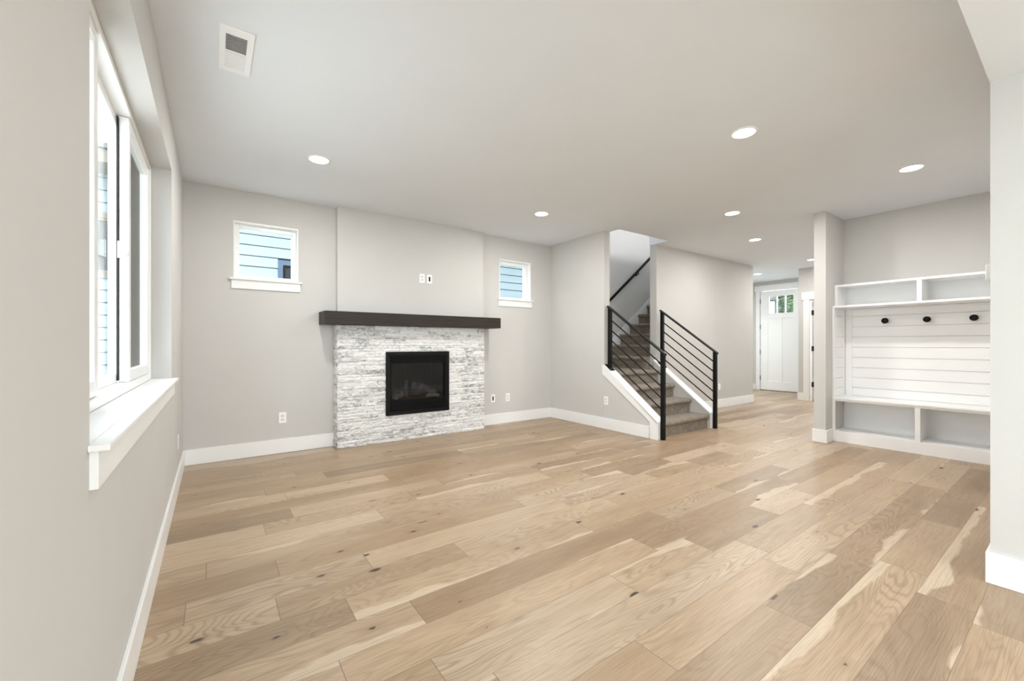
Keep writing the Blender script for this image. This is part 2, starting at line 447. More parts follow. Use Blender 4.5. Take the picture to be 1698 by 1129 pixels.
# ------------------------------------------------------------------ floor of oak planks (one mesh)
def build_floor():
    x0, x1, y0, y1, w, ph = -0.453, 12.6, -3.35, 5.4, 0.19, 0.107
    known = {10: [0.23, 1.142], 12: [0.27], 9: [0.491, 3.94], 15: [0.26], 13: [-0.033], 11: [0.675, 2.105], 7: [0.375, 2.05], 8: [0.725],
             6: [0.655, 1.63], 14: [0.934], 3: [2.013], 2: [2.93], 1: [2.70], 4: [1.352, 4.127], 5: [0.2]}
    R = random.Random(21)
    k0 = math.floor((y0 - ph) / w); k1 = math.ceil((y1 - ph) / w)
    verts, faces, uvs, cols = [], [], [], []
    for k in range(k0, k1):
        js = sorted(known.get(k, [R.uniform(0.2, 1.6)]))
        t = js[0]
        while t > x0: t -= R.uniform(0.75, 2.0); js.append(t)
        js.sort(); t = js[-1]
        while t < x1: t += R.uniform(0.6, 2.0); js.append(t)
        full = [js[0]]
        for t in js[1:]:
            while t - full[-1] > 2.25: full.append(full[-1] + R.uniform(0.8, 1.5))
            if t - full[-1] > 0.12: full.append(t)
        ya = ph + k * w; yb = ya + w
        for a, b in zip(full, full[1:]):
            if b <= x0 or a >= x1: continue
            ca, cb = max(a, x0), min(b, x1); cya, cyb = max(ya, y0), min(yb, y1)
            if cyb - cya < 1e-4 or cb - ca < 1e-4: continue
            i = len(verts)
            verts += [(ca, cya, 0), (cb, cya, 0), (cb, cyb, 0), (ca, cyb, 0)]
            faces.append((i, i + 1, i + 2, i + 3))
            flip = R.random() < 0.5
            tone = min(1, max(0, R.gauss(0.5, 0.33)))
            sap = R.uniform(0.3, 1.0) if R.random() < 0.42 else 0.0
            for x, y in ((ca, cya), (cb, cya), (cb, cyb), (ca, cyb)):
                uvs.append((x - a, (yb - y) if flip else (y - ya)))
            c = (tone, R.random(), sap, b - a)
            cols += [c] * 4
    # solid body below
    i = len(verts)
    verts += [(x, y, z) for z in (-0.2, -0.002) for y in (y0, y1) for x in (x0, x1)]
    body = [tuple(i + q for q in f) for f in ((0, 2, 3, 1), (4, 5, 7, 6), (0, 1, 5, 4), (2, 6, 7, 3), (0, 4, 6, 2), (1, 3, 7, 5))]
    faces += body
    for _ in range(24): uvs.append((0.3, 0.1)); cols.append((0.5, 0.5, 0, 1.0))
    me = bpy.data.meshes.new('floor'); me.from_pydata(verts, [], faces)
    me.uv_layers.new(name='plank'); me.attributes.new('plank_seed', 'FLOAT_COLOR', 'CORNER')
    me.uv_layers['plank'].data.foreach_set('uv', [c for p in uvs for c in p])
    me.attributes['plank_seed'].data.foreach_set('color', [c for p in cols for c in p])
    me.materials.append(M['floor'])
    o = bpy.data.objects.new('floor', me); C.objects.link(o); struct(o)
build_floor()

# ------------------------------------------------------------------ walls and ceilings
def S(mb, name, m='wall', **k): return struct(mb.build(name, M[m], **k))
KW = (-2.6, -0.4, 0.45, 2.35)          # unseen kitchen-side window added for light behind the camera, in the left wall
S(slab('x', -0.453, XL, (-3.35, 5.25), (0, CH + 0.1), [SW, KW]), 'wall_left')
S(slab('y', YB, 5.25, (-0.453, 8.74), (0, CH), [W1, W2, (FB[0] - 0.01, FB[1] + 0.01, FB[2] - 0.01, FB[3] + 0.01)]), 'wall_back')
S(MB().box(1.143, 3.087, 5.01, YB, 1.36, CH), 'wall_chimney')
S(slab('y', -3.35, -3.2, (-0.453, 3.25), (0, 2.6), [(0.0, 2.9, 0.0, 2.2)]), 'wall_rear')
S(MB().box(3.10, 3.22, -3.35, 0.296, 0, CH), 'wall_right')
S(MB().box(3.22, 6.62, 0.176, 0.296, 0, CH), 'wall_nook_end')
S(MB().box(6.50, 6.62, 0.296, 1.845, 0, CH), 'wall_nook_back')
S(MB().box(5.885, 9.95, 1.845, 1.965, 0, CH), 'wall_hall')
S(slab('x', 9.95, 10.07, (1.845, 3.60), (0, CH), [(2.49, 3.40, 0.0, 2.06)]), 'wall_hall_end')
S(MB().box(10.07, 11.35, 3.48, 3.60, 0, CH), 'wall_foyer')
S(slab('x', 11.35, 11.50, (3.48, 5.42), (0, CH), [(3.965, 4.965, 0.0, 2.515)]), 'wall_front')
S(slab('y', 5.30, 5.42, (8.74, 11.35), (0, CH), [(9.3, 10.9, 0.5, 2.4)]), 'wall_foyer_back')
S(MB().box(5.67, 8.86, 4.01, 4.13, 0, CH), 'wall_stair_hall')
S(MB().box(8.74, 8.86, 4.13, 5.30, 0, CH), 'wall_foyer_side')
S(MB().box(4.40, 4.51, 3.95, YB, 0, CH), 'wall_stair')
# room behind the open hall door, with an unseen window added to brighten it
S(slab('x', 12.45, 12.6, (0.9, 3.48), (0, CH), [(1.2, 3.3, 0.1, 2.5)]), 'wall_study_front')
S(MB().box(10.07, 12.6, 0.78, 0.9, 0, CH), 'wall_study')
S(MB().box(9.95, 10.07, 0.78, 1.845, 0, CH), 'wall_study_side')
# ceilings
S(slab('z', CH, CH + 0.30, (-0.453, 12.6), (0.176, 5.42), [(4.51, 5.65, 3.78, 5.26), (5.65, 8.74, 4.13, 5.26)]), 'ceiling', 'ceil')
S(MB().box(-0.453, 3.10, -3.35, 0.296, 2.452, CH + 0.3), 'ceiling_soffit', 'ceil')
# upper stairwell
top = 5.2
S(MB().box(4.40, 4.51, 1.5, 5.25, CH + 0.3, top), 'wall_upper_left')
S(MB().box(4.51, 8.9, YB, 5.25, CH, top), 'wall_upper_back')
S(MB().box(4.40, 8.9, 1.38, 1.5, CH + 0.3, top), 'wall_upper_near')
S(MB().box(8.78, 8.9, 1.5, YB, CH + 0.3, top), 'wall_upper_end')
S(MB().box(4.40, 8.9, 1.38, 5.25, top, top + 0.1), 'ceiling_upper', 'ceil')

# baseboards
BH, BT = 0.15, 0.015
def base(mb, name): return struct(mb.build(name, M['trim'], bevel=0.003))
base(MB().box(XL, XL + BT, -3.2, YB, 0, BH), 'baseboard_left')
base(MB().box(XL + BT, 1.118, YB - BT, YB, 0, BH), 'baseboard_back')
base(MB().box(3.04, 4.40, YB - BT, YB, 0, BH), 'baseboard_back')
base(MB().box(4.40 - BT, 4.40, 3.21, YB - BT, 0, BH), 'baseboard_stair')
base(MB().box(5.73, 8.86, 4.01 - BT, 4.01, 0, BH).box(8.86, 8.875, 4.01 - BT, 5.3, 0, BH), 'baseboard_stair_hall')
base(MB().box(5.885 - BT, 5.885, 1.845 - BT, 1.98, 0, BH).box(5.885, 6.09, 1.845 - BT, 1.845, 0, BH).box(5.885, 9.93, 1.965, 1.98, 0, BH), 'baseboard_hall')
base(MB().box(3.10 - BT, 3.10, -3.2, 0.296 + BT, 0, BH).box(3.10, 6.09, 0.296, 0.296 + BT, 0, BH), 'baseboard_right')
base(MB().box(9.95 - BT, 9.95, 3.505, 3.60 + BT, 0, BH).box(9.95, 11.33, 3.60, 3.60 + BT, 0, BH), 'baseboard_hall_end')
base(MB().box(11.35 - BT, 11.35, 5.07, 5.3, 0, BH), 'baseboard_front')

# ------------------------------------------------------------------ window_1: three-lite slider in the left wall
def slider():
    y0, y1, z0, z1 = SW[0], SW[1], 0.932, SW[3]
    w = sempty('window_1', (-0.40, (y0 + y1) / 2, z0))
    MB().ring('x', -0.45, -0.352, y0, y1, z0, z1, 0.035, 0.04, 0.03).build('window_frame', M['vinyl'], w, 0.003)
    # middle fixed lite
    MB().ring('x', -0.445, -0.412, 2.17, 3.00, z0 + 0.04, z1 - 0.03, 0.045, 0.045, 0.05).build('fixed_frame', M['vinyl'], w, 0.003)
    MB().box(-0.430, -0.426, 2.21, 2.96, z0 + 0.08, z1 - 0.075).build('pane', M['glass'], w)
    for a, b in ((y0 + 0.036, 2.225), (2.945, y1 - 0.036)):
        s = MB().ring('x', -0.402, -0.362, a, b, z0 + 0.042, z1 - 0.032, 0.055, 0.06, 0.055).build('sliding_sash', M['vinyl'], w, 0.004)
        MB().box(-0.384, -0.380, a + 0.05, b - 0.05, z0 + 0.095, z1 - 0.08).build('pane', M['glass'], s)
        MB().box(-0.4015, -0.400, a + 0.045, b - 0.045, z0 + 0.09, z1 - 0.075).build('insect_screen', M['screen'], s)
        e = b if a < 2 else a
        MB().box(-0.409, -0.403, e - 0.012, e + 0.012, z0 + 0.05, z1 - 0.04).build('weather_strip', M['gasket'], s)
    # half-round thumb latch on the near edge of the far sash
    pts = [(-0.404, -0.044)] + [(-0.404 + 0.044 * math.sin(math.pi * k / 16), -0.044 * math.cos(math.pi * k / 16)) for k in range(1, 16)] + [(-0.404, 0.044)]
    MB().prism([(p, 1.66 + q) for p, q in pts], 'y', 2.922, 2.936).build('latch', M['vinyl'], w, 0.002)
    MB().box(-0.398, -0.366, 2.936, 2.945, 1.63, 1.69).build('latch_mount', M['vinyl'], w, 0.001)
    st = sempty('trim_1', (XL, (y0 + y1) / 2, 0.8))
    MB().box(-0.352, XL, y0 + 0.001, y1 - 0.001, 0.9155, 0.932).box(XL, -0.203, 1.376, 3.80, 0.9155, 0.932).build('window_stool', M['trim'], st, 0.003)
    MB().box(XL, -0.2255, 1.392, 3.785, 0.822, 0.915).build('window_apron', M['trim'], st, 0.002)
slider()

def small_window(num, W, split):
    x0, x1, z0, z1 = W
    w = sempty('window_%d' % num, ((x0 + x1) / 2, 5.17, z0))
    MB().ring('y', 5.088, 5.245, x0, x1, z0, z1, 0.012).build('jamb_liner', M['trim'], w)
    MB().ring('y', 5.155, 5.235, x0 + 0.012, x1 - 0.012, z0 + 0.012, z1 - 0.012, 0.042, 0.03, 0.045).build('window_frame', M['vinyl'], w, 0.004)
    MB().box(x0 + 0.05, x1 - 0.05, 5.19, 5.194, z0 + 0.04, z1 - 0.05).build('pane', M['glass'], w)
    st = sempty('trim_%d' % num, ((x0 + x1) / 2, 5.09, z0 - 0.1))
    MB().box(x0 - 0.035, x1 + 0.035, 5.053, YB, z0 - 0.018, z0).build('window_stool', M['trim'], st, 0.003)
    MB().box(x0 - 0.018, x1 + 0.018, 5.074, YB, z0 - 0.108, z0 - 0.0185).build('window_apron', M['trim'], st, 0.002)
small_window(2, W1, False)
small_window(3, W2, False)

# unseen window and patio door added for daylight behind the camera (kitchen side)
w4 = sempty('window_4', (-0.35, -1.5, 0.45))
MB().ring('x', -0.44, -0.36, KW[0], KW[1], KW[2], KW[3], 0.05).box(-0.44, -0.36, -1.525, -1.475, 0.5, 2.3).build('window_frame', M['vinyl'], w4, 0.003)
MB().box(-0.402, -0.398, KW[0] + 0.04, KW[1] - 0.04, 0.49, 2.31).build('pane', M['glass'], w4)
d3 = sempty('added_door_3', (1.45, -3.28, 0))  # patio door added out of view to let daylight in
MB().ring('y', -3.32, -3.23, 0.0, 2.9, 0, 2.2, 0.07).box(1.40, 1.5, -3.32, -3.23, 0.07, 2.13).build('door_frame', M['vinyl'], d3, 0.003)
MB().box(0.06, 1.41, -3.28, -3.274, 0.06, 2.14).box(1.49, 2.84, -3.28, -3.274, 0.06, 2.14).build('pane', M['glass'], d3)
w5 = sempty('window_5', (12.5, 2.25, 0.5))  # unseen window added to brighten the room past the hall door
MB().ring('x', 12.47, 12.55, 1.2, 3.3, 0.1, 2.5, 0.05).build('window_frame', M['vinyl'], w5, 0.003)
MB().box(12.50, 12.504, 1.24, 3.26, 0.14, 2.46).build('pane', M['glass'], w5)
portal('sky_portal', (12.62, 2.25, 1.3), (0, R90, 0), 2.4, 2.1)
w6 = sempty('window_6', (10.1, 5.36, 0.5))  # hidden window added to brighten the foyer
MB().ring('y', 5.33, 5.40, 9.3, 10.9, 0.5, 2.4, 0.05).build('window_frame', M['vinyl'], w6, 0.003)
MB().box(9.34, 10.86, 5.36, 5.364, 0.54, 2.36).build('pane', M['glass'], w6)
portal('sky_portal', (10.1, 5.44, 1.45), (-R90, 0, 0), 1.6, 1.9)

# ------------------------------------------------------------------ doors
def front_door():
    d = sempty('door_1', (11.40, 4.5, 0))
    y0, y1, zt = 3.98, 4.955, 2.50
    x0, x1 = 11.372, 11.416
    lites = [(4.222, 4.385), (4.412, 4.575), (4.602, 4.762)]
    holes = [(a, b, 1.935, 2.365) for a, b in lites]
    slab('x', x0, x1, (y0, y1), (0.012, zt), holes).build('door_slab', M['trim'], d, 0.002)
    # raised stiles and rails leave two tall recessed panels
    f = slab('x', x0 - 0.014, x0, (y0, y1), (0.012, zt), [(4.21, 4.462, 0.235, 1.81), (4.535, 4.785, 0.235, 1.81), (4.20, 4.785, 1.915, 2.385)])
    f.build('door_panel_frame', M['trim'], d, 0.002)
    mb = MB()
    mb.ring('x', x0 - 0.006, x0, 4.202, 4.783, 1.918, 2.382, 0.02)
    mb.build('lite_frame', M['trim'], d, 0.002)
    for a, b in lites:
        MB().box(11.392, 11.396, a - 0.005, b + 0.005, 1.93, 2.37).build('pane', M['glass'], d)
    for z in (0.312, 0.965, 1.607, 2.254):
        MB().box(x0 - 0.014, x0 + 0.01, 4.951, 4.968, z - 0.055, z + 0.055).tube((x0 - 0.016, 4.961, z - 0.058), (x0 - 0.016, 4.961, z + 0.058), 0.009, 10).build('hinge', M['black'], d)
    MB().lathe((x0 - 0.014, 4.035, 0.98), (-1, 0, 0), [(0.03, 0), (0.03, 0.012), (0.012, 0.016), (0.012, 0.045), (0.028, 0.055), (0.03, 0.07), (0.018, 0.082)], 20).build('door_knob', M['black'], d, smooth=True)
    MB().box(11.35, 11.48, 3.966, 4.965, 0.0, 0.011).build('threshold', M['blackmatte'], d)
    t = sempty('trim_4', (11.34, 4.5, 0))
    MB().box(11.33, 11.35, 4.965, 5.055, 0, 2.512).box(11.33, 11.35, 3.875, 3.965, 0, 2.512).build('side_casing', M['trim'], t, 0.002)
    MB().box(11.322, 11.35, 3.845, 5.086, 2.512, 2.652).build('head_casing', M['trim'], t, 0.002)
front_door()

def hall_door():
    d = sempty('door_2', (10.05, 3.38, 0))
    jb = MB().box(9.952, 10.068, 3.38, 3.399, 0, 2.06).box(9.952, 10.068, 2.491, 2.51, 0, 2.06).box(9.952, 10.068, 2.51, 3.38, 2.041, 2.059)
    jb.build('door_jamb', M['trim'], d, 0.002)
    # slab swung open into the bright room
    s = MB().box(10.08, 10.95, 3.338, 3.379, 0.012, 2.03).build('door_slab', M['trim'], d, 0.002)
    MB().ring('y', 3.332, 3.338, 10.19, 10.84, 0.22, 1.82, 0.01).build('panel_moulding', M['trim'], s)
    for z in (0.336, 1.076, 1.816):
        MB().box(9.99, 10.075, 3.376, 3.381, z - 0.05, z + 0.05).tube((10.072, 3.372, z - 0.052), (10.072, 3.372, z + 0.052), 0.008, 10).build('hinge', M['black'], d)
    t = sempty('trim_5', (9.94, 3.0, 0))
    MB().box(9.93, 9.95, 3.40, 3.505, 0, 2.084).box(9.93, 9.95, 2.385, 2.49, 0, 2.084).build('side_casing', M['trim'], t, 0.002)
    MB().box(9.922, 9.95, 2.36, 3.532, 2.084, 2.235).build('head_casing', M['trim'], t, 0.002)
hall_door()

# ------------------------------------------------------------------ fireplace
def stone_surround():
    x0, x1, yf, zt = 1.12, 3.037, 4.912, 1.385
    R = random.Random(4)
    verts, faces, tones = [], [], []
    def strip(P, u0, u1, w0, w1, dep, tone, seed):
        """P(u,w,d) -> point; front grid with rough relief and returns down to d=0"""
        nu = max(2, int((u1 - u0) / 0.017)); nw = max(3, int((w1 - w0) / 0.010))
        k = len(verts); f0 = len(faces)
        for j in range(nw + 1):
            for i in range(nu + 1):
                uu = u0 + (u1 - u0) * i / nu; ww = w0 + (w1 - w0) * j / nw
                edge = i in (0, nu) or j in (0, nw)
                nz = mnoise.noise(Vector((uu * 26 + seed * 31, ww * 45, seed * 7))) * 0.008 + mnoise.noise(Vector((uu * 70, ww * 100, seed * 3))) * 0.004
                dd = max(0.003, dep + nz - (0.004 if edge else 0))
                verts.append(P(uu, ww, dd))
        for j in range(nw):
            for i in range(nu):
                a = k + j * (nu + 1) + i
                faces.append((a, a + 1, a + nu + 2, a + nu + 1))
        # returns
        rim = [k + i for i in range(nu + 1)] + [k + j * (nu + 1) + nu for j in range(1, nw + 1)] + [k + nw * (nu + 1) + i for i in range(nu - 1, -1, -1)] + [k + j * (nu + 1) for j in range(nw - 1, 0, -1)]
        cor = []
        for i in range(nu + 1): cor.append((u0 + (u1 - u0) * i / nu, w0))
        for j in range(1, nw + 1): cor.append((u1, w0 + (w1 - w0) * j / nw))
        for i in range(nu - 1, -1, -1): cor.append((u0 + (u1 - u0) * i / nu, w1))
        for j in range(nw - 1, 0, -1): cor.append((u0, w0 + (w1 - w0) * j / nw))
        b = len(verts)
        for uu, ww in cor: verts.append(P(uu, ww, -0.01))
        n = len(rim)
        for i in range(n): faces.append((rim[i], rim[(i + 1) % n], b + (i + 1) % n, b + i))
        tones.extend([(tone, seed % 1.0, 0, 1)] * (len(faces) - f0))
    def fill(P, u0, u1, w0, w1, lmin=0.12, lmax=0.34):
        w = w0
        while w < w1 - 1e-4:
            h = R.choice((0.032, 0.038, 0.038, 0.045, 0.05))
            if w1 - w - h < 0.024: h = w1 - w
            u = u0
            while u < u1 - 1e-4:
                L = R.uniform(lmin, lmax)
                if u1 - u - L < 0.07: L = u1 - u
                strip(P, u + 0.0005, u + L - 0.0005, w + 0.0005, min(w1, w + h) - 0.0005, R.uniform(0.003, 0.016), R.random(), R.uniform(0, 50))
                u += L
            w += h
    front = lambda u, w, d: (u, yf - d, w)
    fill(front, x0, x1, 0.0, FB[2])
    fill(front, x0, FB[0], FB[2], FB[3]); fill(front, FB[1], x1, FB[2], FB[3])
    fill(front, x0, x1, FB[3], zt)
    fill(lambda u, w, d: (x0 + 0.004 - d, u, w), yf, 5.088, 0.0, zt, 0.05, 0.12)
    fill(lambda u, w, d: (x1 - 0.004 + d, u, w), yf, 5.088, 0.0, zt, 0.05, 0.12)
    me = bpy.data.meshes.new('fireplace_surround')
    o0 = Vector(((x0 + x1) / 2, 5.0, 0))
    # solid core behind the strips, with the firebox opening
    core = slab('y', yf + 0.001, 5.088, (x0 + 0.006, x1 - 0.006), (0.001, zt - 0.001), [(FB[0], FB[1], FB[2], FB[3])])
    k = len(verts); verts += core.v; faces += [tuple(k + i for i in f) for f in core.f]; tones += [(0.5, 0.3, 0, 1)] * len(core.f)
    me.from_pydata([tuple(Vector(p) - o0) for p in verts], [], faces)
    at = me.attributes.new('strip_tone', 'FLOAT_COLOR', 'FACE')
    for i, t in enumerate(tones): at.data[i].color = t
    bm = bmesh.new(); bm.from_mesh(me); bmesh.ops.recalc_face_normals(bm, faces=bm.faces); bm.to_mesh(me); bm.free()
    me.materials.append(M['stone'])
    o = bpy.data.objects.new('fireplace_surround', me); C.objects.link(o); o.location = o0
    tag(o, 'white and grey split-face ledger stone fireplace surround rising from the floor', 'fireplace')
stone_surround()

mt = MB().prism([(0.961, 4.78), (3.231, 4.78), (3.231, 5.088), (3.090, 5.088), (3.090, 5.007), (1.140, 5.007), (1.140, 5.088), (0.961, 5.088)], 'z', 1.388, 1.53).build('mantel_shelf', M['mantel'], bevel=0.003)
tag(mt, 'long dark brown stained wooden mantel beam above the stone fireplace', 'mantel')

def firebox():
    x0, x1, z0, z1 = FB
    t = thing('gas_fireplace', 'black metal gas fireplace insert with glass front set in the white stone', 'fireplace insert', ((x0 + x1) / 2, 5.0, z0))
    MB().ring('y', 4.884, 4.925, x0 + 0.001, x1 - 0.001, z0 + 0.001, z1 - 0.001, 0.036, 0.03, 0.045).build('outer_frame', M['black'], t, 0.004)
    MB().ring('y', 4.895, 4.93, x0 + 0.037, x1 - 0.037, z0 + 0.031, z1 - 0.046, 0.03, 0.145, 0.095).build('door_frame', M['blackmatte'], t, 0.003)
    MB().ring('y', 4.889, 4.897, x0 + 0.039, x1 - 0.039, z0 + 0.034, z1 - 0.049, 0.012, 0.012, 0.012).build('inner_bead', M['black'], t, 0.002)
    mb = MB()
    for k in range(2): mb.box(x0 + 0.07, x1 - 0.07, 4.890, 4.896, z0 + 0.062 + k * 0.05, z0 + 0.102 + k * 0.05)
    mb.build('lower_grille', M['blackmatte'], t, 0.002)
    MB().box(x0 + 0.062, x1 - 0.062, 4.912, 4.916, z0 + 0.17, z1 - 0.135).build('glass_panel', M['fireglass'], t)
    # liner: fluted back, sides, top and hearth
    mb = MB(); xa, xb = x0 + 0.04, x1 - 0.04; n = 14
    pts = [(xa, 5.36)]
    for k in range(n):
        a = xa + (xb - xa) * k / n; w = (xb - xa) / n
        pts += [(a + 0.1 * w, 5.32), (a + 0.75 * w, 5.32), (a + 0.85 * w, 5.328), (a + w, 5.328)]
    pts += [(xb, 5.36)]
    mb.prism(pts, 'z', z0 + 0.03, z1 - 0.03)
    mb.box(xa - 0.012, xa, 4.93, 5.36, z0 + 0.03, z1 - 0.03).box(xb, xb + 0.012, 4.93, 5.36, z0 + 0.03, z1 - 0.03)
    mb.box(xa, xb, 4.93, 5.33, z1 - 0.045, z1 - 0.03)
    mb.build('firebox_liner', M['firebrick'], t)
    MB().box(xa + 0.001, xb - 0.001, 4.932, 5.319, z0 + 0.03, 0.475).build('hearth_base', M['blackmatte'], t)
    # ember bed
    g = MB(); R = random.Random(9)
    for _ in range(170):
        x = R.uniform(xa + 0.05, xb - 0.05); y = R.uniform(4.97, 5.26); s = R.uniform(0.006, 0.016)
        if 2.17 < x < 2.45 and y < 5.04: continue
        g.lathe((x, y, 0.472), (R.uniform(-.4, .4), R.uniform(-.4, .4), 1), [(s * 0.7, 0), (s, s * 0.5), (s * 0.5, s)], 6)
    eb = g.build('embers', M['ember'], t); eb['kind'] = 'stuff'
firebox()

def make_log(name, label, pts, rad, m, seed):
    """gnarled log: tube along a polyline with noisy radius"""
    R = random.Random(seed); v, f = [], []
    n = 14; P = [Vector(p) for p in pts]; rings = []
    seg = 5
    for a, b in zip(P, P[1:]):
        for k in range(seg): rings.append(a.lerp(b, k / seg))
    rings.append(P[-1])
    for i, c in enumerate(rings):
        d = (rings[min(i + 1, len(rings) - 1)] - rings[max(i - 1, 0)]).normalized()
        a = d.cross(Vector((0, 1, 0.3))).normalized(); b = d.cross(a)
        tt = i / (len(rings) - 1); r0 = rad[0] + (rad[1] - rad[0]) * tt
        if i in (0, len(rings) - 1): r0 *= 0.85
        for k in range(n):
            t = 2 * math.pi * k / n
            p = c + (a * math.cos(t) + b * math.sin(t)) * r0
            p += (a * math.cos(t) + b * math.sin(t)) * (mnoise.noise(p * 28 + Vector((seed, 0, 0))) * 0.35 * r0)
            v.append(tuple(p))
    for i in range(len(rings) - 1):
        for k in range(n):
            j = (k + 1) % n; f.append((i * n + k, i * n + j, (i + 1) * n + j, (i + 1) * n + k))
    f.append(tuple(range(n))); f.append(tuple((len(rings) - 1) * n + k for k in reversed(range(n))))
    mb = MB(); mb.v = v; mb.f = f
    o = mb.build(name, m, smooth=True)
    tag(o, label, 'log', 'ceramic logs behind the fire glass')
make_log('fireplace_log', 'largest grey log leaning down to the right inside the fireplace', [(2.09, 5.17, 0.645), (2.23, 5.12, 0.60), (2.38, 5.06, 0.515)], (0.055, 0.045), M['log'], 1)
make_log('fireplace_log', 'thin upright forked grey log left of centre in the fireplace', [(1.97, 5.06, 0.50), (1.985, 5.10, 0.59), (2.01, 5.16, 0.70)], (0.03, 0.022), M['log'], 2)
make_log('fireplace_log', 'short pale log stub at the left front of the fireplace', [(1.805, 5.0, 0.492), (1.815, 5.0, 0.56)], (0.036, 0.03), M['palelog'], 3)
make_log('fireplace_log', 'pale broken log lying between stub and upright log in the fireplace', [(1.855, 5.05, 0.512), (1.89, 5.04, 0.53), (1.925, 5.03, 0.56)], (0.024, 0.032), M['palelog'], 4)
make_log('fireplace_log', 'low pale log lying in front of the largest log in the fireplace', [(2.22, 5.0, 0.508), (2.31, 5.0, 0.512), (2.40, 5.0, 0.505)], (0.024, 0.02), M['palelog'], 5)
make_log('fireplace_log', 'dark grey log lying across the back of the ember bed', [(1.85, 5.24, 0.535), (2.1, 5.25, 0.54), (2.33, 5.24, 0.535)], (0.045, 0.045), M['log'], 6)

# ------------------------------------------------------------------ stairs
def step_profile(nose, back, z0, z1, r=0.03):
    """side profile (a,z): riser then rounded nosing then tread; a grows away from the climber"""
    pts = [(back, z0), (nose + 0.034, z0), (nose + 0.034, z1 - 2 * r)]
    for k in range(1, 10):
        t = -math.pi / 2 - math.pi * k / 10
        pts.append((nose + r + math.cos(t) * r, z1 - r + math.sin(t) * r))
    pts += [(nose + r, z1), (back, z1)]
    return pts

def staircase():
    t = thing('staircase', 'beige carpeted staircase turning right behind the two black railings', 'stairs', (5.06, 3.1, 0))
    ya = 3.105
    for k in range(1, 4):
        MB().prism(step_profile(ya + RUN * (k - 1), ya + RUN * k + 0.03, 0.0 if k == 1 else RISE * (k - 1) - 0.02, RISE * k), 'x', 4.512, 5.598).build('step', M['carpet'], t, smooth=True)
    MB().prism(step_profile(ya + RUN * 3, 5.073, RISE * 3 - 0.02, RISE * 4), 'x', 4.512, 5.598).build('landing', M['carpet'], t, smooth=True)
    for k in range(5, 15):
        xn = 5.53 + RUN * (k - 5)
        MB().prism(step_profile(xn, xn + RUN + 0.03, RISE * (k - 1) - 0.02, RISE * k), 'y', 4.132, 5.073).build('step', M['carpet'], t, smooth=True)
    # sloped white skirt on the far wall and level one round the landing
    zs = lambda x: 1.229 + 0.731 * (x - 5.818)
    MB().prism([(4.512, 0.70), (5.56, 0.70), (8.1, zs(8.1) - 0.33), (8.1, zs(8.1)), (5.45, zs(5.45)), (5.40, 0.90), (4.512, 0.90)], 'y', 5.075, 5.089).build('skirt_board', M['trim'], t, 0.002)
staircase()

def knee(side):
    x0, x1 = (4.40, 4.51) if side == 'left' else (5.60, 5.71)
    y0 = 3.10
    ye = 3.949 if side == 'left' else 4.009
    zt = lambda y: 0.232 + 0.768 * (y - 3.10)
    c = 0.022
    S(MB().prism([(y0, 0), (ye, 0), (ye, zt(ye) - c), (y0, zt(y0) - c)], 'x', x0, x1), 'wall_knee_' + side)
    t = sempty('trim_6' if side == 'left' else 'trim_7', ((x0 + x1) / 2, 3.5, 0))
    xo = x0 if side == 'left' else x1
    sg = -1 if side == 'left' else 1
    yt = ye + (0.03 if side == 'left' else 0)
    # sloped cap
    MB().prism([(y0 - 0.018, zt(y0 - 0.018) - c), (ye, zt(ye) - c), (ye, zt(ye)), (y0 - 0.018, zt(y0 - 0.018))], 'x', x0 - 0.02, x1 + 0.012).build('cap_board', M['trim'], t, 0.003)
    # face board following the slope, then down to the floor
    a, b = sorted((xo, xo + sg * 0.015))
    zc = lambda y: zt(y) - c
    yl = 3.20
    MB().prism([(y0 - 0.016, 0), (yl, 0), (yl, zc(yl) - 0.082), (yt, zc(yt) - 0.125), (yt, zc(yt)), (y0 - 0.016, zc(y0 - 0.016))], 'x', a, b).build('face_board', M['trim'], t, 0.002)
    MB().box(x0, x1, y0 - 0.016, y0, 0, zc(y0)).build('end_board', M['trim'], t, 0.002)
    # thin bead under the cap on the face
    a2, b2 = sorted((xo + sg * 0.015, xo + sg * 0.02))
    MB().prism([(y0 - 0.016, zc(y0) - 0.02), (yt, zc(yt) - 0.02), (yt, zc(yt)), (y0 - 0.016, zc(y0))], 'x', a2, b2).build('bead', M['trim'], t)
knee('left'); knee('right')

def railing(x, label, n_bars=5):
    yl, yu = 3.058, 3.895
    top = lambda y: 1.088 + 0.722 * (y - 3.075)
    kn = lambda y: 0.232 + 0.768 * (y - 3.10)
    t = thing('stair_railing', label, 'railing', (x, yl, 0), 'black stair railings')
    h = 0.0225
    MB().box(x - h, x + h, yl - h, yl + h, 0, top(yl) - 0.012).build('post', M['black'], t, 0.002)
    MB().box(x - h, x + h, yu - h, yu + h, kn(yu) + 0.012, top(yu) - 0.012).build('post', M['black'], t, 0.002)
    sl = 0.722
    MB().prism([(yl - 0.035, top(yl - 0.035) - 0.022), (yu + 0.035, top(yu + 0.035) - 0.022), (yu + 0.035, top(yu + 0.035)), (yl - 0.035, top(yl - 0.035))], 'x', x - 0.027, x + 0.027).build('top_rail', M['black'], t, 0.003)
    for k in range(n_bars):
        dz = 0.165 + 0.139 * k
        MB().tube((x, yl, top(yl) - dz), (x, yu, top(yu) - dz), 0.009, 10).build('bar', M['black'], t, smooth=True)
    MB().prism([(yu - 0.05, kn(yu - 0.05) + 0.001), (yu + 0.05, kn(yu + 0.05) + 0.001), (yu + 0.05, kn(yu + 0.05) + 0.012), (yu - 0.05, kn(yu - 0.05) + 0.012)], 'x', x - 0.045, x + 0.045).build('base_plate', M['black'], t, 0.001)
railing(4.455, 'black metal stair railing on the left knee wall, nearer the fireplace')
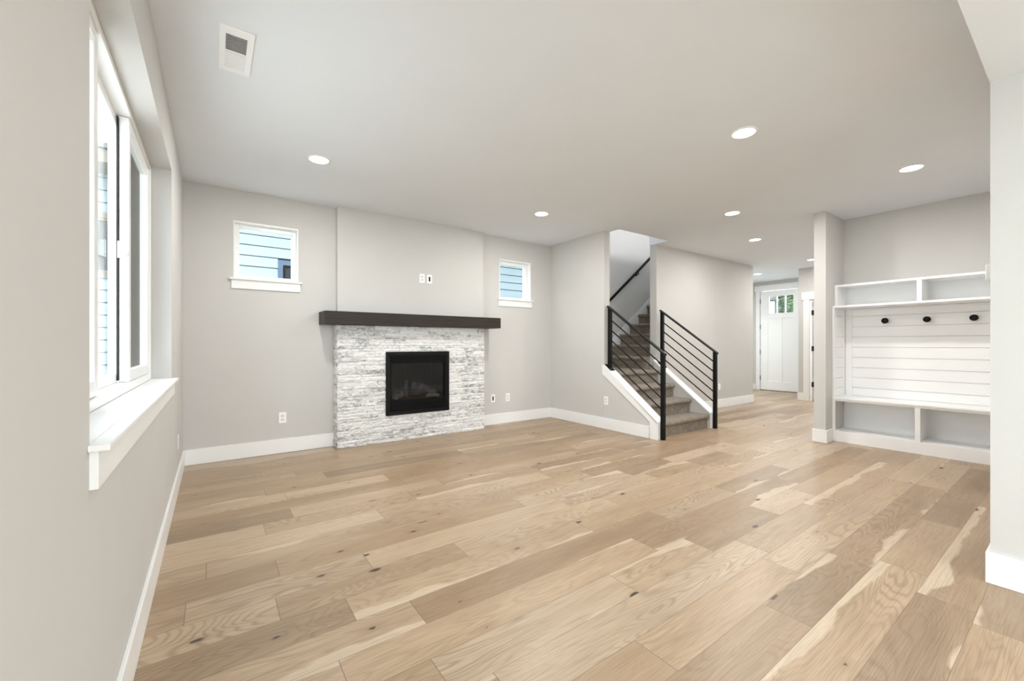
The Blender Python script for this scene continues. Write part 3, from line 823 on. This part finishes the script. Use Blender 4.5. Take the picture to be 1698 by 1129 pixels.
railing(5.655, 'black metal stair railing on the right knee wall, nearer the front door')

def handrail():
    z = lambda x: 1.961 + 0.768 * (x - 5.761)
    t = thing('handrail', 'dark handrail fixed to the wall above the upper stair flight', 'handrail', (5.5, 5.03, z(5.5)))
    xa, xb = 5.45, 8.2
    MB().prism([(xa, z(xa) - 0.03), (xb, z(xb) - 0.03), (xb, z(xb) + 0.025), (xa, z(xa) + 0.025)], 'y', 5.012, 5.048).build('rail', M['black'], t, 0.01)
    for x in (5.62, 6.55, 7.6):
        MB().tube((x, 5.03, z(x) - 0.02), (x, 5.03, z(x) - 0.075), 0.007, 8).tube((x, 5.03, z(x) - 0.075), (x, 5.089, z(x) - 0.075), 0.007, 8).lathe((x, 5.084, z(x) - 0.075), (0, 1, 0), [(0.028, 0), (0.028, 0.005)], 16).build('bracket', M['black'], t, smooth=True)
handrail()

# ------------------------------------------------------------------ mudroom locker in the nook
def locker():
    xf, xb, y0, y1 = 6.09, 6.498, 0.312, 1.843
    ym = 1.092
    t = thing('mudroom_bench', 'white built-in coat bench with shiplap back and open cubbies in the nook', 'built-in bench', (6.3, 1.07, 0))
    W = M['locker']
    # base: kick board, cubby floor, dividers, seat
    MB().box(xf, xf + 0.02, y0, y1, 0, 0.128).build('kick_board', W, t, 0.002)
    MB().box(xf + 0.02, xb, y0, y1, 0.105, 0.125).build('cubby_floor', W, t)
    mb = MB()
    mb.box(xf, xf + 0.02, y1 - 0.026, y1, 0.128, 0.488).box(xf, xf + 0.02, y0, y0 + 0.026, 0.128, 0.488)
    mb.box(xf, xf + 0.02, ym - 0.021, ym + 0.021, 0.128, 0.488).box(xf, xf + 0.02, y0 + 0.0, y1, 0.488, 0.508)
    mb.build('face_frame', W, t, 0.001)
    MB().box(xf + 0.02, xb, ym - 0.012, ym + 0.012, 0.125, 0.508).build('lower_divider', W, t)
    MB().box(xb - 0.012, xb, y0, y1, 0.125, 0.508).build('cubby_back', W, t)
    MB().box(xf - 0.012, xb, y0, y1, 0.508, 0.53).build('bench_seat', W, t, 0.004)
    # shiplap back: boards with grooves
    mb = MB(); zs = [0.53, 0.633, 0.758, 0.881, 1.006, 1.131, 1.259, 1.383, 1.511, 1.607]
    for a, b in zip(zs, zs[1:]): mb.box(xb - 0.020, xb - 0.006, y0 + 0.02, y1 - 0.09, a + 0.0023, b - 0.0023)
    mb.box(xb - 0.006, xb, y0 + 0.02, y1 - 0.02, 0.53, 1.607)
    mb.build('shiplap_back', W, t, 0.001)
    MB().box(xb - 0.024, xb - 0.006, y1 - 0.09, y1 - 0.02, 0.53, 1.607).build('corner_board', W, t, 0.001)
    # shiplap side (left end) with front stile, plain right end
    mb = MB()
    for a, b in zip(zs, zs[1:]): mb.box(xf + 0.05, xb - 0.09, y1 - 0.016, y1 - 0.004, a + 0.0023, b - 0.0023)
    mb.box(xf, xb - 0.02, y1 - 0.004, y1, 0.53, 1.607)
    mb.build('shiplap_side', W, t, 0.001)
    MB().box(xf, xf + 0.05, y1 - 0.018, y1 - 0.003, 0.53, 1.607).box(xb - 0.09, xb - 0.024, y1 - 0.018, y1 - 0.003, 0.53, 1.607).build('side_stile', W, t, 0.001)
    MB().box(xf, xb - 0.02, y0, y0 + 0.018, 0.53, 1.607).build('end_panel', W, t, 0.001)
    # upper shelf and cubbies
    MB().box(xf - 0.004, xb, y0, y1, 1.607, 1.63).build('hat_shelf', W, t, 0.002)
    xu = 6.165
    MB().box(xu, xb, y1 - 0.028, y1, 1.63, 1.862).build('cubby_side', W, t, 0.001)
    MB().box(xu, xb, y0, y0 + 0.028, 1.63, 1.862).build('cubby_side', W, t, 0.001)
    MB().box(xu, xb, y0, y1, 1.862, 1.888).build('cubby_top', W, t, 0.002)
    MB().box(xu, xb, ym - 0.020, ym + 0.020, 1.63, 1.862).build('upper_divider', W, t, 0.001)
    MB().box(xb - 0.008, xb, y0 + 0.028, y1 - 0.028, 1.63, 1.862).build('upper_back', W, t)
locker()

def hooks():
    first = None
    labs = ['black round coat hook on the white shiplap, leftmost, nearest the hall column',
            'black round coat hook in the middle of the white shiplap back',
            'black round coat hook on the white shiplap, rightmost, nearest the right wall']
    for y, lab in zip((1.43, 1.075, 0.724), labs):
        if first is None:
            t = thing('coat_hook', lab, 'coat hook', (6.477, y, 1.445), 'coat hooks on the shiplap back'); first = t
            MB().lathe((6.4775, y, 1.445), (-1, 0, 0), [(0.016, 0), (0.016, 0.004), (0.008, 0.006), (0.008, 0.045)], 16).build('hook_stem', M['black'], t, smooth=True)
            MB().lathe((6.4325, y, 1.445), (-1, 0, 0), [(0.012, -0.002), (0.028, 0.004), (0.033, 0.011), (0.033, 0.018), (0.028, 0.024), (0.012, 0.028)], 28).build('hook_disc', M['black'], t, smooth=True)
        else:
            t = copy_tree(first); t.location.y = y; t['label'] = lab
hooks()

# thermostat on the end wall of the nook, just past the corner
th = thing('thermostat', 'small white wall thermostat peeking past the right wall corner above the bench', 'thermostat', (3.36, 0.296, 1.5))
MB().box(3.30, 3.42, 0.2965, 0.306, 1.506, 1.595).build('mounting_plate', M['plate'], th, 0.002)
MB().box(3.304, 3.416, 0.306, 0.333, 1.510, 1.591).build('cover', M['plate'], th, 0.004)

# ------------------------------------------------------------------ outlets, switches
def make_plate(name, lab, cat, pos, normal, kind, group=None):
    """pos = centre on wall face; normal: '-y','-x','+x'"""
    t = thing(name, lab, cat, pos, group)
    x, y, z = pos; hw, hh = 0.036, 0.058
    def bx(u0, u1, w0, w1, d0, d1):
        m = MB()
        if normal == '-y': m.box(x + u0, x + u1, y - d1, y - d0, z + w0, z + w1)
        elif normal == '-x': m.box(x - d1, x - d0, y + u0, y + u1, z + w0, z + w1)
        else: m.box(x + d0, x + d1, y + u0, y + u1, z + w0, z + w1)
        return m
    bx(-hw, hw, -hh, hh, 0.0005, 0.006).build('cover_plate', M['plate'], t, 0.002)
    if kind == 'duplex':
        for s in (-1, 1):
            f = bx(-0.017, 0.017, s * 0.02 - 0.014, s * 0.02 + 0.014, 0.006, 0.0085).build('socket', M['socket'], t, 0.003)
            m = bx(-0.008, -0.0055, s * 0.02 - 0.003, s * 0.02 + 0.006, 0.0085, 0.0088)
            q = bx(0.0055, 0.008, s * 0.02 - 0.003, s * 0.02 + 0.006, 0.0085, 0.0088)
            k = len(m.v); m.v += q.v; m.f += [tuple(k + i for i in ff) for ff in q.f]
            m.build('slots', M['slot'], f)
    elif kind == 'port':
        bx(-0.011, 0.011, -0.03, 0.03, 0.006, 0.0066).build('port_opening', M['slot'], t)
    elif kind == 'blank':
        bx(-0.018, 0.018, -0.034, 0.034, 0.006, 0.0075).build('insert', M['plate'], t, 0.001)
    return t
make_plate('wall_outlet', 'white duplex outlet on the chimney wall above the mantel', 'outlet', (2.167, 5.01, 2.012), '-y', 'duplex')
make_plate('cable_plate', 'white cable plate with dark opening on the chimney wall above the mantel', 'wall plate', (2.269, 5.01, 2.010), '-y', 'port')
make_plate('wall_outlet', 'white duplex outlet low on the wall left of the stone fireplace', 'outlet', (0.60, YB, 0.377), '-y', 'duplex')
make_plate('cable_plate', 'white cable plate with dark opening low on the wall right of the fireplace', 'wall plate', (3.30, YB, 0.379), '-y', 'port')
make_plate('wall_outlet', 'white outlet low on the wall between fireplace and stair wall corner', 'outlet', (3.562, YB, 0.377), '-y', 'duplex')
make_plate('wall_outlet', 'white duplex outlet on the wall below the left stair railing', 'outlet', (4.40, 3.915, 0.392), '-x', 'duplex')
make_plate('wall_outlet', 'white outlet on the hall wall right of the stair railing', 'outlet', (7.555, 4.01, 0.389), '-y', 'blank')
make_plate('wall_outlet', 'white outlet seen edge-on low on the left wall beyond the far end of the window', 'outlet', (XL, 4.39, 0.365), '+x', 'duplex')

# ------------------------------------------------------------------ recessed ceiling lights and vent
def lights():
    P = [((0.726, 3.836), 'round recessed ceiling light above the left small window, nearest the left wall'),
         ((3.209, 3.872), 'round recessed ceiling light right of the chimney, nearest the right small window'),
         ((3.201, 1.513), 'largest and nearest round recessed ceiling light, in the middle of the ceiling'),
         ((5.055, 0.947), 'round recessed ceiling light in front of the coat bench nook'),
         ((5.053, 2.524), 'round recessed ceiling light between the stairs and the hall column'),
         ((6.617, 2.965), 'round recessed ceiling light at the start of the hallway'),
         ((9.04, 3.043), 'round recessed ceiling light half hidden by the hall column'),
         ((9.907, 4.388), 'round recessed ceiling light in front of the front door')]
    for x, y in ((0.6, -0.9), (2.3, -0.9), (0.6, -2.3), (2.3, -2.3)):  # unseen lamps added behind the camera to lift the near wall and floor
        d = bpy.data.lights.new('added_kitchen_lamp', 'AREA'); d.shape = 'DISK'; d.size = 0.14; d.energy = 9; d.color = LAMP_COL
        lo = bpy.data.objects.new('added_kitchen_lamp', d); C.objects.link(lo); lo.location = (x, y, 2.446)
    first = None
    for (x, y), lab in P:
        if first is None:
            t = thing('recessed_light', lab, 'ceiling light', (x, y, CH), 'recessed ceiling lights'); first = t
            MB().lathe((x, y, CH), (0, 0, -1), [(0.092, 0.0005), (0.092, 0.004), (0.086, 0.008), (0.076, 0.008), (0.073, 0.004), (0.073, 0.0005)], 40).build('trim_ring', M['plate'], t, smooth=True)
            MB().lathe((x, y, CH), (0, 0, -1), [(0.0755, 0.003), (0.0755, 0.0075), (0.05, 0.0085)], 40).build('lens', M['lens'], t, smooth=True)
        else:
            t = copy_tree(first); t.location = (x, y, CH); t['label'] = lab
        d = bpy.data.lights.new('recessed_lamp', 'AREA'); d.shape = 'DISK'; d.size = 0.14; d.energy = LAMP_W; d.color = LAMP_COL
        lo = bpy.data.objects.new('recessed_lamp', d); C.objects.link(lo); lo.location = (x, y, CH - 0.012)
lights()

# unseen light added upstairs, it comes over the edge of the stair opening
d = bpy.data.lights.new('added_stairwell_light', 'POINT'); d.energy = 130; d.shadow_soft_size = 0.22; d.color = (0.98, 0.98, 1.0)
lo = bpy.data.objects.new('added_stairwell_light', d); C.objects.link(lo); lo.location = (6.0, 2.3, 3.6)

def vent():
    x0, x1, y0, y1 = 0.021, 0.171, 2.479, 2.885
    t = thing('ceiling_vent', 'white rectangular ceiling air register with half dark louvres', 'air vent', ((x0 + x1) / 2, (y0 + y1) / 2, CH))
    z1 = CH - 0.0005; z0 = CH - 0.008
    ox0, ox1 = x0 + 0.028, x1 - 0.030; oy0, oy1 = 2.54, 2.84
    slab('z', z0, z1, (x0, x1), (y0, y1), [(ox0, ox1, oy0, 2.68), (ox0, ox1, 2.692, oy1)]).build('face_plate', M['plate'], t, 0.0015)
    MB().box(ox0, ox1, oy0, 2.68, CH - 0.0012, CH - 0.0006).build('dark_throat', M['slot'], t)
    MB().box(ox0, ox1, 2.692, oy1, CH - 0.0022, CH - 0.0012).build('damper', M['plate'], t)
    for k in range(11):
        y = oy0 + 0.008 + k * 0.0125
        MB().prism([(y, z0), (y + 0.0026, z0), (y + 0.0050, z1 - 0.002), (y + 0.0042, z1 - 0.002)], 'x', ox0, ox1).build('louvre', M['plate'], t)
        y = 2.697 + k * 0.013
        MB().box(ox0, ox1, y, y + 0.0105, z0, z0 + 0.0045).build('louvre', M['plate'], t)
vent()

# ------------------------------------------------------------------ outside
g = MB().box(-25, 45, -25, 45, -0.9, -0.6).build('ground', M['ground_bounce']); struct(g)

def lap_wall(mb, gap, axis, face, u0, u1, z0, z1, phase, sgn, holes=()):
    """lap siding: each course leans out at its foot, with a narrow deep shadow line under it"""
    k = math.floor((z0 - phase) / 0.18)
    z = phase + k * 0.18
    while z < z1:
        cuts = [(u0, u1)]
        for a, b, c, d in holes:
            if z + 0.16 > c and z < d:
                cuts = [seg for s in cuts for seg in ((s[0], min(s[1], a)), (max(s[0], b), s[1])) if seg[1] - seg[0] > 0.01]
        for a, b in cuts:
            if axis == 'y':
                mb.prism([(face, z + 0.012), (face + sgn * 0.03, z + 0.012), (face + sgn * 0.012, z + 0.18), (face, z + 0.18)], 'x', a, b)
            else:
                mb.prism([(face, z + 0.012), (face + sgn * 0.03, z + 0.012), (face + sgn * 0.012, z + 0.18), (face, z + 0.18)], 'y', a, b)
        z += 0.18

def house_back():
    t = thing('neighbour_house', 'pale blue lap-sided house seen through the small windows and side window', 'house', (3, 8.6, -0.6))
    nw = (0.985, 1.80, 1.40, 2.556); n2 = (-2.1, -1.12, 2.2, 2.98)
    mb = MB(); lap_wall(mb, None, 'y', 8.33, -7, 12, -0.6, 3.62, 2.844, -1, [(0.91, 1.875, 1.3, 2.64), (-2.2, -1.02, 2.2, 3.0)])
    mb.build('siding', M['siding'], t)
    MB().box(-7, 12, 8.331, 8.6, -0.6, 3.75).build('sheathing', M['lap_shade'], t)
    MB().box(-7.4, 12.4, 7.75, 8.6, 3.62, 3.80).build('eave', M['eave'], t)
    MB().prism([(7.7, 3.80), (11.5, 5.2), (11.5, 3.80)], 'x', -7.4, 12.4).build('roof', M['roof'], t)
    for (a, b, c, d) in (nw, n2):
        f = MB().ring('y', 8.285, 8.331, a - 0.075, b + 0.075, c - 0.08, d + 0.085, 0.075, 0.08, 0.085).build('window_trim', M['bluetrim'] if a > 0 else M['eave'], t)
        MB().box(a, b, 8.325, 8.329, c, d).build('pane', M['fireglass'], f)
        MB().ring('y', 8.30, 8.328, a, b, c, d, 0.035).build('window_frame', M['blackmatte'] if a > 0 else M['eave'], f)
house_back()

def house_front():
    t = thing('neighbour_house', 'pale blue house across the street seen through the left lite of the front door', 'house', (28, 13, -0.6))
    mb = MB(); lap_wall(mb, None, 'x', 26.03, 10.75, 17, -0.6, 3.6, 2.8, -1)
    # lap_wall on axis x builds (x,z) profiles extruded along y
    mb.build('siding', M['siding'], t)
    MB().box(26.031, 32, 10.75, 17, -0.6, 3.7).build('sheathing', M['lap_shade'], t)
    MB().box(25.95, 26.03, 10.6, 10.78, -0.6, 3.6).build('corner_trim', M['trim'], t)
    MB().prism([(25.4, 3.65), (29, 5.4), (32.6, 3.65)], 'y', 10.5, 17.3).build('roof', M['roof'], t)
house_front()

def tree(x, y, h, rx, rz, lab, seed, n):
    R = random.Random(seed)
    t = thing('tree', lab, 'tree', (x, y, -0.6))
    tr = MB(); tr.tube((x, y, -0.6), (x + 0.1, y, h * 0.55), 0.16, 10, 0.09)
    for k in range(6):
        a = R.uniform(0, 6.28); tr.tube((x + 0.1, y, h * (0.3 + 0.05 * k)), (x + math.cos(a) * rx * 0.6, y + math.sin(a) * rx * 0.6, h * (0.5 + 0.06 * k)), 0.06, 7, 0.02)
    tr.build('trunk', M['bark'], t, smooth=True)
    lf = MB()
    while len(lf.f) < n:
        p = Vector((R.uniform(-1, 1), R.uniform(-1, 1), R.uniform(-1, 1)))
        if p.length > 1: continue
        if mnoise.noise(p * 2.6 + Vector((seed, 0, 0))) < -0.08: continue
        c = Vector((x + p.x * rx, y + p.y * rx, h * 0.62 + p.z * rz))
        u = Vector((R.gauss(0, 1), R.gauss(0, 1), R.gauss(0, 1))).normalized(); w = u.orthogonal().normalized()
        s = R.uniform(0.05, 0.11); k = len(lf.v)
        lf.v += [tuple(c - u * s), tuple(c + w * s * 0.5 + u * 0.01), tuple(c + u * s), tuple(c - w * s * 0.5)]
        lf.f.append((k, k + 1, k + 2, k + 3))
    o = lf.build('foliage', M['leaf'], t)
tree(19.6, 6.6, 5.6, 0.85, 2.6, 'leafy green tree filling the right lite of the front door', 3, 3200)
tree(21.2, 7.95, 6.4, 0.62, 2.6, 'leafy green tree showing in the middle lite of the front door', 5, 2600)
